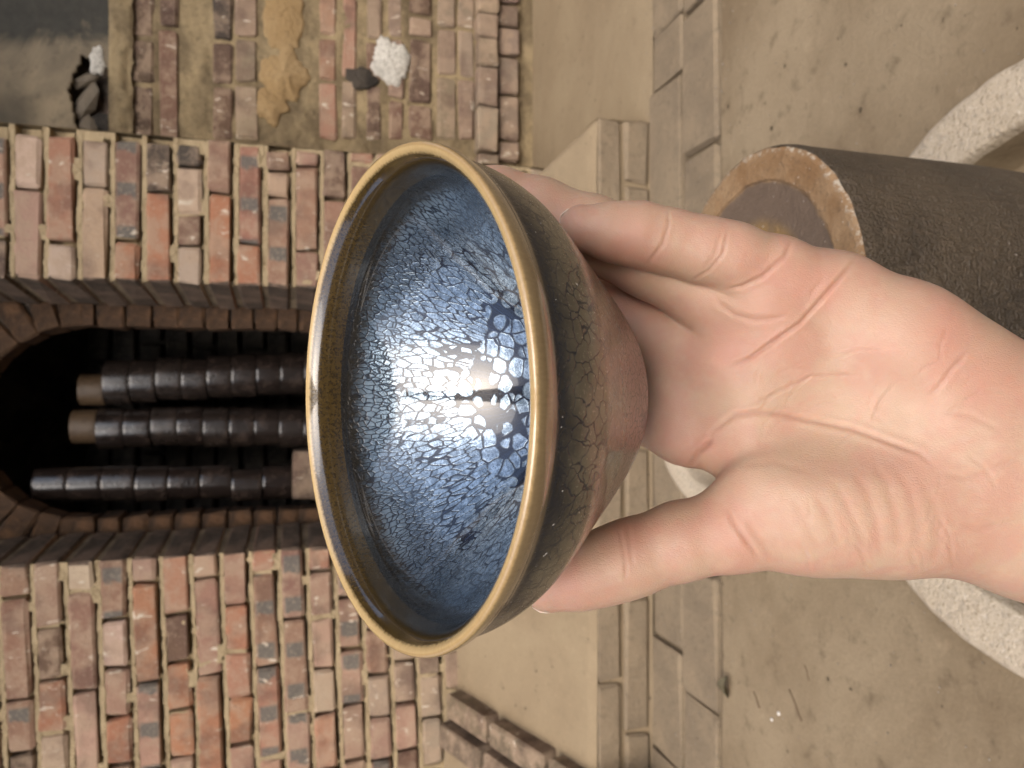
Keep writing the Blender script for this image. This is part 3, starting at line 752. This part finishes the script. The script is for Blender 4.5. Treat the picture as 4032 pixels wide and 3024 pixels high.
leaf(2738, 2255, .022, .012, .6, 'small dark leaf on the floor close beside the thumb')
def twig(px, py, L, rz, label, r=.0016):
    n = 7; bm = bmesh.new(); rings = []
    for i in range(n):
        c = Vector(((i / (n - 1) - .5) * L, .0007 * math.sin(i * 1.3), r)); rr = r * (1 - .35 * i / (n - 1))
        rings.append([bm.verts.new(c + Vector((0, rr * math.cos(a * 1.0472), rr * math.sin(a * 1.0472)))) for a in range(6)])
    for a, b in zip(rings[:-1], rings[1:]):
        for k in range(6): bm.faces.new((a[k], a[(k + 1) % 6], b[(k + 1) % 6], b[k]))
    bm.faces.new(rings[0]); bm.faces.new(rings[-1])
    o = from_bm('twig', bm, M_twig, None, True); p = floor_pt(px, py); o.location = (p.x, p.y, .0); o.rotation_euler = (0, 0, rz)
    tag(o, label, 'twig', 'twigs on the floor')
twig(3135, 2775, .045, -.9 + 1.57, 'longer dry twig lying on the floor near two white pebbles')
twig(2983, 2755, .026, -.9 + 1.57, 'short dry twig lying on the floor between leaf and longer twig')
twig(3180, 2650, .022, -1.1 + 1.57, 'thin grey twig alone on the open floor below the hand', .001)
def pebble(px, py, r, label):
    bm = bmesh.new(); bmesh.ops.create_icosphere(bm, subdivisions=2, radius=r)
    for q in bm.verts: q.co *= 1 + .25 * noise.noise(q.co * 120 + Vector((px, 0, 0))); q.co.z *= .6
    o = from_bm('pebble', bm, M_pebble, None, True); p = floor_pt(px, py); o.location = (p.x, p.y, r * .45)
    tag(o, label, 'pebble', 'white pebbles on the floor')
pebble(3069, 2808, .0032, 'larger white pebble on the floor beside the long twig'); pebble(3041, 2833, .0027, 'smaller white pebble on the floor next to the larger one')

gb = bmesh.new(); rg_ = random.Random(5)
for i in range(1500):
    x = rg_.uniform(-.8, .9); y = rg_.uniform(.45, 1.9) if i % 3 else rg_.uniform(1.1, 1.42)
    if y > 1.38 and x < .56: continue
    r = rg_.uniform(.0006, .0014) * (1.8 if rg_.random() < .06 else 1)
    m = Matrix.Translation((x, y, .0008)) @ Matrix.Rotation(rg_.uniform(0, 6), 4, 'Z') @ Matrix.Diagonal((r * rg_.uniform(.7, 1.6), r, r * .7, 1))
    bmesh.ops.create_icosphere(gb, subdivisions=1, radius=1, matrix=m)
tag(from_bm('grit', gb, flat_mat('grey_grit', (.07, .055, .04), (.42, .36, .28), 25)), kind='stuff')

# ------------------------------------------------------------------ the tea bowl
BC = Vector((-.0035695, .18631204, .67832802)); BN = Vector((.00117626, -.3160996, .94872528)).normalized()
bowl = empty('tea_bowl', BC); bowl.rotation_mode = 'QUATERNION'
bowl.rotation_quaternion = BN.to_track_quat('Z', 'Y')
tag(bowl, 'wide tea bowl with blue silver oil spot glaze and amber rim, held in the hand', 'bowl')
OUT = [(.6, 61.1), (.35, 61.9), (-.5, 62.35), (-2, 62.2), (-3.6, 61.6), (-5.2, 60.75), (-6.6, 60.3), (-8.5, 60.2), (-12.5, 59.7), (-17, 58.5), (-22, 56.4), (-27, 53.2), (-35, 47.6), (-45, 40.8), (-55, 33.8), (-60, 29.8), (-63, 26.6), (-64.3, 24.2), (-64.8, 22.8)]
INN = [(.6, 61.1), (.36, 60.4), (-.3, 59.5), (-1.3, 58.5), (-2.8, 57.6), (-5, 56.95), (-8.6, 56.4), (-10.2, 56.15), (-12, 55.75), (-16, 54.2), (-25, 48.8), (-35, 41.6), (-45, 32.8), (-51.5, 24.6), (-55.5, 16), (-57.4, 8), (-57.8, 3), (-57.9, .02)]
def mm(p): return [(a * .001, b * .001) for a, b in p]
so, si = smooth_prof(mm(OUT), 8), smooth_prof(mm(INN), 8)
def bowl_part(name, prof, mat):
    v, f = lathe_data(prof, 320); o = from_py(name, v, f, mat, None, True); o.parent = bowl; return o
io = next(i for i, p in enumerate(so) if p[0] < -.0058); ii = next(i for i, p in enumerate(si) if p[0] < -.0090)
bowl_part('rim', list(reversed(si[1:ii + 1])) + so[:io + 1], M_rim)
bowl_part('outside_glaze', so[io:], M_outer)
bowl_part('inside_glaze', list(reversed(si[ii:])), M_inner)
bowl_part('foot_ring', smooth_prof(mm([(-64.8, 22.8), (-65.2, 22.3), (-67.6, 21.9), (-68.6, 21.4), (-68.9, 20.4), (-68.6, 19.4), (-66.5, 18.6), (-65.6, 16), (-65.4, .02)]), 4), M_foot)

# ------------------------------------------------------------------ the hand: one continuous surface grown from a distance field (camera-aligned millimetres)
def A(px, py, d): return np.array(((px - 2016) / FPX * d, (py - 1512) / FPX * d, d))
class Chain:
    def __init__(s, pts, k): s.p = [(A(a, b, c), r) for a, b, c, r in pts]; s.k = k
def smin(a, b, k):
    h = np.maximum(k - np.abs(a - b), 0) / k
    return np.minimum(a, b) - h * h * k * .25
def cone(P, a, ra, b, rb):
    ab = b - a; t = np.clip(((P - a) @ ab) / (ab @ ab), 0, 1)
    return np.linalg.norm(P - a - t[:, None] * ab, axis=1) - (ra + (rb - ra) * t)
def chain(P, c):
    d = None
    for (a, ra), (b, rb) in zip(c.p[:-1], c.p[1:]):
        e = cone(P, a, ra, b, rb); d = e if d is None else smin(d, e, c.k)
    return d
def ell(P, c, ax, rad):                       # ellipsoid with orthonormal axes
    q = (P - c) @ np.array(ax).T / np.array(rad); k0 = np.linalg.norm(q, axis=1); k1 = np.linalg.norm(q / np.array(rad), axis=1)
    return k0 * (k0 - 1) / np.maximum(k1, 1e-6)
pinky = Chain([(2292, 897, 203, 6.3), (2420, 915, 203, 7.7), (2520, 925, 202.5, 8.5), (2640, 952, 202, 8.4), (2770, 985, 201.5, 8.7), (2880, 1010, 201, 8.8), (3060, 1075, 203, 9.6), (3290, 1180, 206, 12.0)], 3)
ring = Chain([(1820, 750, 222, 7.2), (1960, 785, 222, 9.0), (2120, 838, 221, 9.8), (2330, 922, 219, 10.6), (2560, 1020, 216, 10.8), (2800, 1160, 213, 10.8), (3060, 1330, 210, 12.0)], 3)
middle = Chain([(1700, 950, 250, 7.2), (1950, 1050, 247, 8.8), (2200, 1160, 242, 10.4), (2450, 1262, 234, 11.4), (2700, 1380, 224, 11.6), (2980, 1520, 215, 12.8)], 3)
fill = Chain([(2420, 1440, 243, 9.5), (2700, 1540, 226, 11.5), (2960, 1620, 217, 12.5)], 3)
index = Chain([(1800, 1350, 262, 7.5), (2050, 1420, 257, 9.2), (2250, 1500, 249, 9.8), (2500, 1600, 236, 10.4), (2700, 1680, 225, 11.3), (2950, 1720, 216, 12.5)], 3)
thumb = Chain([(2165, 2305, 213, 7.6), (2290, 2262, 212, 9.2), (2400, 2225, 211, 10.0), (2500, 2190, 210, 10.2), (2680, 2130, 208, 10.4), (2880, 2085, 206, 11.2), (3150, 2050, 205, 13.4), (3450, 2030, 204, 14.6)], 4)
palm = [Chain([(3290, 1180, 206, 12.0), (3560, 1330, 204, 14.0), (4100, 1690, 206, 18.0)], 6),
        Chain([(3060, 1330, 210, 12.0), (3500, 1560, 211, 14), (4100, 1800, 207, 18.0)], 6),
        Chain([(2980, 1520, 215, 12.8), (3500, 1690, 214, 14), (4100, 1880, 207, 18.0)], 6),
        Chain([(3480, 1700, 207, 14), (3800, 1790, 203.5, 16.5), (4150, 1890, 203, 18.5)], 6),
        Chain([(2950, 1720, 216, 12.5), (3400, 1830, 214, 13.5), (4100, 1980, 207, 18.0)], 6),
        Chain([(3300, 2030, 205, 13.5), (3600, 2020, 204, 15.5), (4100, 2085, 206, 17.6)], 6),
        Chain([(4100, 1700, 206, 18.0), (4600, 1700, 208, 20), (5700, 1660, 210, 27)], 6),
        Chain([(4100, 2080, 206, 17.6), (4600, 2110, 208, 20), (5700, 2200, 210, 27)], 6),
        Chain([(4100, 1890, 207, 19.0), (4600, 1900, 210, 23), (5700, 1930, 214, 32)], 6)]
prof_t = np.array([p[0] for p in so[::-1]]) * 1000; prof_r = np.array([p[1] for p in so[::-1]]) * 1000
M3 = np.array([[-UP.x, -UP.y, -UP.z], [-RT.x, -RT.y, -RT.z], [FW.x, FW.y, FW.z]])       # world -> (photo right, photo down, depth)
bc = M3 @ np.array(BC - CAM) * 1000; bn = M3 @ np.array(BN)
def bowl_sdf(P):
    q = P - bc; t = q @ bn; r = np.linalg.norm(q - t[:, None] * bn, axis=1)
    e = (r - np.interp(t, prof_t, prof_r)) * .8
    e = np.maximum(e, t - 1.0)
    ft = np.maximum(r - 22.3, np.maximum(-69 - t, t + 60)); e = np.where(t < -64.8, np.maximum(r - 22.3, -69 - t), e)
    return np.minimum(e, ft)
eye = np.eye(3)
def clear(c):
    out = []
    for q, r in c.p:
        for _ in range(25):
            d0 = bowl_sdf(q[None])[0]
            if d0 > r - 1.0: break
            g = np.array([(bowl_sdf((q + e_)[None]) - bowl_sdf((q - e_)[None]))[0] for e_ in eye * .3]); g /= np.linalg.norm(g) + 1e-9
            q = q + g * min(2.0, r - .9 - d0)
        out.append((q, r))
    c.p = out
for c_ in (ring, middle, index, thumb, fill): clear(c_)
th_ax = [np.array((.985, .10, .0)), np.array((-.10, .985, 0)), np.array((0, 0, 1.))]
th_ax = [q / np.linalg.norm(q) for q in th_ax]
hy = A(3900, 1560, 200) - A(3320, 1190, 200); hy /= np.linalg.norm(hy); hy_ax = [hy, np.array((-hy[1], hy[0], 0)), np.array((0, 0, 1.))]
def hand_sdf(P):
    d = None
    for c in palm:
        e = chain(P, c); d = e if d is None else smin(d, e, 12)
    d = smin(d, ell(P, A(3330, 1965, 202), th_ax, (34, 17.5, 15.5)), 7)             # ball of the thumb
    d = smin(d, ell(P, A(3660, 1440, 203), hy_ax, (30, 15, 15.0)), 8)                # heel of the little finger side
    d = smin(d, ell(P, A(3010, 1230, 208), [np.array((.94, .34, 0)), np.array((-.34, .94, 0)), eye[2]], (15, 9, 13.5)), 5)   # pads below the fingers
    d = smin(d, ell(P, A(2850, 1420, 215), eye, (11, 9, 12.5)), 5)
    d = smin(d, chain(P, thumb), 8)
    fi = chain(P, pinky); rg = chain(P, ring); fi = smin(fi, rg, 1.0)
    md = chain(P, middle); ix = chain(P, index); m2 = smin(smin(md, ix, 4), chain(P, fill), 6)
    m2 = smin(m2, rg, 1.2)
    fi = smin(fi, m2, 1.0)
    d = smin(d, fi, 6)
    hollow = ell(P, A(3230, 1640, 187), eye, (26, 12, 9))
    d = -smin(-d, hollow, 9)
    return np.maximum(d, -(bowl_sdf(P) - .25))
def surface_nets(lo, hi, h):
    n = np.ceil((hi - lo) / h).astype(int) + 1
    B = 6
    nb = np.ceil(n / B).astype(int); n = nb * B + 1
    V = np.full(n, 9.0, np.float32)
    ctr = np.stack(np.meshgrid(*[(np.arange(k) + .5) * B * h for k in nb], indexing='ij'), -1).reshape(-1, 3) + lo
    dc = hand_sdf(ctr).reshape(nb)
    rad = B * h * .87 * 1.35 + .5
    off = np.stack(np.meshgrid(*[np.arange(B + 1)] * 3, indexing='ij'), -1).reshape(-1, 3)
    for b in np.argwhere(dc < -rad): V[b[0] * B:b[0] * B + B + 1, b[1] * B:b[1] * B + B + 1, b[2] * B:b[2] * B + B + 1] = -9
    act = np.argwhere(np.abs(dc) <= rad)
    for s in range(0, len(act), 400):
        a = act[s:s + 400]; g = (a[:, None] * B + off[None]).reshape(-1, 3)
        V[g[:, 0], g[:, 1], g[:, 2]] = hand_sdf(lo + g * h)
    S = V < 0
    c = [S[i:n[0] - 1 + i, j:n[1] - 1 + j, k:n[2] - 1 + k] for i in (0, 1) for j in (0, 1) for k in (0, 1)]
    tot = sum(x.astype(np.int8) for x in c); cells = np.argwhere((tot > 0) & (tot < 8))
    ids = np.full(n - 1, -1, np.int64); ids[tuple(cells.T)] = np.arange(len(cells))
    acc = np.zeros((len(cells), 3)); cnt = np.zeros(len(cells))
    cor = [(i, j, k) for i in (0, 1) for j in (0, 1) for k in (0, 1)]
    for a in cor:
        for ax in range(3):
            if a[ax]: continue
            b = list(a); b[ax] = 1
            va = V[tuple((cells + a).T)]; vb = V[tuple((cells + b).T)]
            m = (va < 0) != (vb < 0); t = np.where(m, va / np.where(m, va - vb, 1), 0)
            p = np.array(a, float)[None] + np.eye(3)[ax][None] * t[:, None]
            acc[m] += p[m]; cnt[m] += 1
    verts = lo + (cells + acc / cnt[:, None]) * h
    quads = []
    for ax in range(3):
        u, w = (ax + 1) % 3, (ax + 2) % 3
        sl0 = [slice(1, -1)] * 3; sl0[ax] = slice(0, -1); sl1 = [slice(1, -1)] * 3; sl1[ax] = slice(1, None)
        A0, A1 = S[tuple(sl0)], S[tuple(sl1)]
        e = np.argwhere(A0 != A1); fl = A0[tuple(e.T)]
        o = np.ones(3, int); o[ax] = 0; e = e + o
        eu = np.eye(3, dtype=int)[u]; ew = np.eye(3, dtype=int)[w]
        q = np.stack([ids[tuple((e - eu - ew).T)], ids[tuple((e - ew).T)], ids[tuple(e.T)], ids[tuple((e - eu).T)]], 1)
        q[~fl] = q[~fl][:, ::-1]; quads.append(q)
    return verts, np.concatenate(quads)
def grad(P, e=.15):
    g = np.stack([hand_sdf(P + d) - hand_sdf(P - d) for d in np.eye(3) * e], 1)
    return g / np.maximum(np.linalg.norm(g, axis=1, keepdims=True), 1e-6)
lo = np.array((-25., -70., 180.)); hi = np.array((262., 100., 285.))
HV, HQ = surface_nets(lo, hi, .52)
for _ in range(2): HV = HV - np.clip(hand_sdf(HV), -.4, .4)[:, None] * grad(HV)
HN = grad(HV, .3)
# creases and folds, traced where they lie on the skin: (points, depth mm, half width mm, redness)
CR = [([(3392, 985), (3384, 999), (3321, 1078), (3220, 1195), (3149, 1273), (3071, 1328), (2946, 1414), (2852, 1450)], 1.15, .75, .9),
      ([(3417, 1476), (3300, 1476), (3192, 1482), (3053, 1549), (2980, 1585), (2900, 1610)], .35, .6, .35),
      ([(2775, 1745), (2815, 1690), (2888, 1635), (2970, 1625), (3053, 1628), (3204, 1658), (3356, 1688), (3508, 1743), (3624, 1785), (3690, 1850)], .9, .95, .55),
      ([(3130, 925), (3118, 950), (3090, 1010), (3000, 1090), (2920, 1128), (2840, 1143)], .75, .8, .55),
      ([(2868, 885), (2862, 920), (2845, 1000), (2790, 1065), (2700, 1120)], .55, .6, .55), ([(2842, 885), (2838, 920), (2818, 1000), (2760, 1070)], .35, .5, .35),
      ([(2630, 815), (2632, 880), (2610, 960), (2538, 1055)], .55, .6, .55),
      ([(2800, 1140), (2835, 1195), (2890, 1238), (2970, 1260), (3060, 1252), (3120, 1225)], .5, 1.1, .4),
      ([(2440, 2060), (2439, 2091), (2452, 2150), (2463, 2224), (2460, 2300)], .45, .65, .4), ([(2470, 2050), (2480, 2130), (2490, 2230)], .25, .6, .2),
      ([(2850, 1990), (2880, 2050), (2943, 2137), (2992, 2210)], .65, .9, .7), ([(2930, 2030), (2990, 2120), (3040, 2200)], .3, .8, .3),
      ([(3120, 1960), (3170, 2060), (3230, 2180)], 0.22, 1.03, .15), ([(3200, 1930), (3260, 2030), (3310, 2180)], 0.28, 1.03, .2), ([(3270, 1880), (3330, 1980), (3380, 2080), (3400, 2190)], 0.30, 1.03, .2),
      ([(3340, 1830), (3410, 1930), (3450, 2060), (3465, 2200)], 0.33, 1.15, .25), ([(3420, 1800), (3490, 1900), (3530, 2030), (3540, 2190)], 0.30, 1.15, .25), ([(3520, 1830), (3580, 1930), (3610, 2060), (3620, 2180)], 0.25, 1.15, .2),
      ([(2690, 1870), (2720, 1830), (2750, 1780), (2810, 1725)], 1.2, 1.0, .8),
      ([(3830, 1360), (3760, 1440), (3690, 1530), (3650, 1570)], .25, .6, .3), ([(3700, 1620), (3830, 1640), (3950, 1700)], .2, .6, .2),
      ([(3690, 1860), (3800, 1880), (3900, 1850), (4030, 1790)], .35, 1.0, .2), ([(3640, 1900), (3680, 2000), (3690, 2120), (3680, 2230)], .35, 1.1, .2), ([(3760, 2060), (3860, 2080), (4030, 2040)], .3, 1.2, .15),
      ([(3250, 1080), (3230, 1110), (3180, 1170)], .2, .5, .3), ([(2900, 1830), (3050, 1820), (3200, 1860)], .25, 1.2, .15)]
CREASE = np.zeros(len(HV)); DISP = np.zeros(len(HV))
rngc = np.random.default_rng(4)
for k in range(46):                            # many faint fine lines crossing the palm and the ball of the thumb
    if k % 2: x, y, a, L = rngc.uniform(2900, 3900), rngc.uniform(1350, 1800), rngc.normal(-.75, .5), rngc.uniform(60, 220)
    else: x, y, a, L = rngc.uniform(3050, 3750), rngc.uniform(1850, 2200), rngc.normal(1.2, .25), rngc.uniform(80, 220)
    CR.append(([(x, y), (x + L * .5 * math.cos(a), y + L * .5 * math.sin(a)), (x + L * math.cos(a + .2), y + L * math.sin(a + .2))], rngc.uniform(.07, .2), rngc.uniform(.35, .5), .12))
for pts, dep, wd, red in CR:
    if 2880 < pts[0][0] < 3660 and 1790 < pts[0][1] < 2100: dep *= .45
    if dep > .25: dep, wd = dep * .56, max(.46, wd * .7)
    p = np.array(pts, float); s = []
    for a, b in zip(p[:-1], p[1:]):
        m = max(2, int(np.linalg.norm(b - a) / 9)); s.append(a + (b - a) * np.linspace(0, 1, m, endpoint=False)[:, None])
    s = np.concatenate(s + [p[-1:]]); fade = np.clip(np.minimum(np.arange(len(s)), np.arange(len(s))[::-1]) / max(3, len(s) * .18), .0, 1)
    ray = np.stack([(s[:, 0] - 2016) / FPX, (s[:, 1] - 1512) / FPX, np.ones(len(s))], 1); dz = np.full(len(s), 165.0)
    for _ in range(60): dz += np.clip(hand_sdf(ray * dz[:, None]), -2, 8) * .8
    q = ray * dz[:, None]; ok = (np.abs(hand_sdf(q)) < .5); q, fade = q[ok], fade[ok]
    if len(q) < 2: continue
    m = np.where(((HV > q.min(0) - 6) & (HV < q.max(0) + 6)).all(1))[0]
    for i0 in range(0, len(m), 20000):
        mi = m[i0:i0 + 20000]; D = np.linalg.norm(HV[mi][:, None] - q[None], axis=2); j = D.argmin(1); dm = D[np.arange(len(mi)), j]; fd = fade[j]
        g = np.exp(-(dm / wd) ** 2) * fd
        DISP[mi] += -dep * g + .28 * dep * np.exp(-((dm - 2.3 * wd) / (1.3 * wd)) ** 2) * fd
        CREASE[mi] = np.maximum(CREASE[mi], red * np.exp(-(dm / (wd * .9)) ** 2) * fd)
HV = HV + HN * np.clip(DISP, -1.5, .5)[:, None]
BL = np.zeros(len(HV))
for px, py, d, r in ((2480, 940, 195, 9), (3050, 1200, 195, 13), (2300, 1000, 196, 8), (2900, 2060, 196, 9), (3250, 1140, 195, 9), (2250, 2280, 204, 9), (3700, 1330, 190, 12), (2850, 1350, 204, 12), (2500, 1200, 224, 12), (2480, 2120, 200, 8), (2750, 1750, 215, 12), (3900, 1480, 190, 11)):
    BL = np.maximum(BL, np.exp(-(np.linalg.norm(HV - A(px, py, d), axis=1) / r) ** 2))
HW = (HV * .001) @ M3 + np.array(CAM)
hc = Vector(HW.mean(0))
hand = empty('hand', hc); tag(hand, 'pale left hand with palm to the viewer, thumb and fingers gripping the tea bowl', 'hand')
me = bpy.data.meshes.new('skin'); me.from_pydata(HW.tolist(), [], HQ.tolist()); me.update()
for nm, arr in (('crease', CREASE), ('blush', BL)):
    at = me.attributes.new(nm, 'FLOAT', 'POINT'); at.data.foreach_set('value', arr.astype(np.float32))
skin = link('skin', me, M_skin, hand, True)
def nail(tip, prev, rad, dorsal, L, over, half):                # a thin curved plate on the back of a fingertip
    a = tip - prev; a /= np.linalg.norm(a); n = dorsal - (dorsal @ a) * a; n /= np.linalg.norm(n); w = np.cross(a, n)
    v, f = [], []
    nu, nv_ = 10, 8
    for lay in (0, -.45):
        for j in range(nv_ + 1):
            t = j / nv_; s = -L + (L + over + rad * .92) * t
            ph_max = half * (1 if t < .8 else math.sqrt(max(.12, 1 - ((t - .8) / .2) ** 2 * .75)))
            for i in range(nu + 1):
                ph = (i / nu * 2 - 1) * ph_max
                rr = rad + .08 + lay - max(0, s) ** 2 / (rad * 3.0)
                v.append(tip + a * s + rr * (math.sin(ph) * w + math.cos(ph) * n))
    m = (nu + 1) * (nv_ + 1); qd = lambda i, j: j * (nu + 1) + i
    for j in range(nv_):
        for i in range(nu):
            q = (qd(i, j), qd(i + 1, j), qd(i + 1, j + 1), qd(i, j + 1)); f.append(q); f.append(tuple(m + x for x in q[::-1]))
    rim = [qd(i, 0) for i in range(nu + 1)] + [qd(nu, j) for j in range(1, nv_ + 1)] + [qd(i, nv_) for i in range(nu - 1, -1, -1)] + [qd(0, j) for j in range(nv_ - 1, 0, -1)]
    for p, q in zip(rim, rim[1:] + rim[:1]): f.append((q, p, m + p, m + q))
    W = (np.array(v) * .001) @ M3 + np.array(CAM)
    o = from_py('fingernail', W.tolist(), f, M_nail, hand, True)
nail(pinky.p[0][0], pinky.p[1][0], 6.3, np.array((0, -.5, .86)), 6.5, .5, .8)
nail(thumb.p[0][0], thumb.p[1][0], 7.6, np.array((0, .75, .65)), 8, .3, .85)
nail(ring.p[0][0], ring.p[1][0], 6.8, np.array((0, -.6, .8)), 7, .9, 1.0)
nail(middle.p[0][0], middle.p[1][0], 7.2, np.array((0, -.4, .9)), 8, .9, 1.0)
nail(index.p[0][0], index.p[1][0], 7.5, np.array((0, 0, 1.)), 8, .9, 1.0)
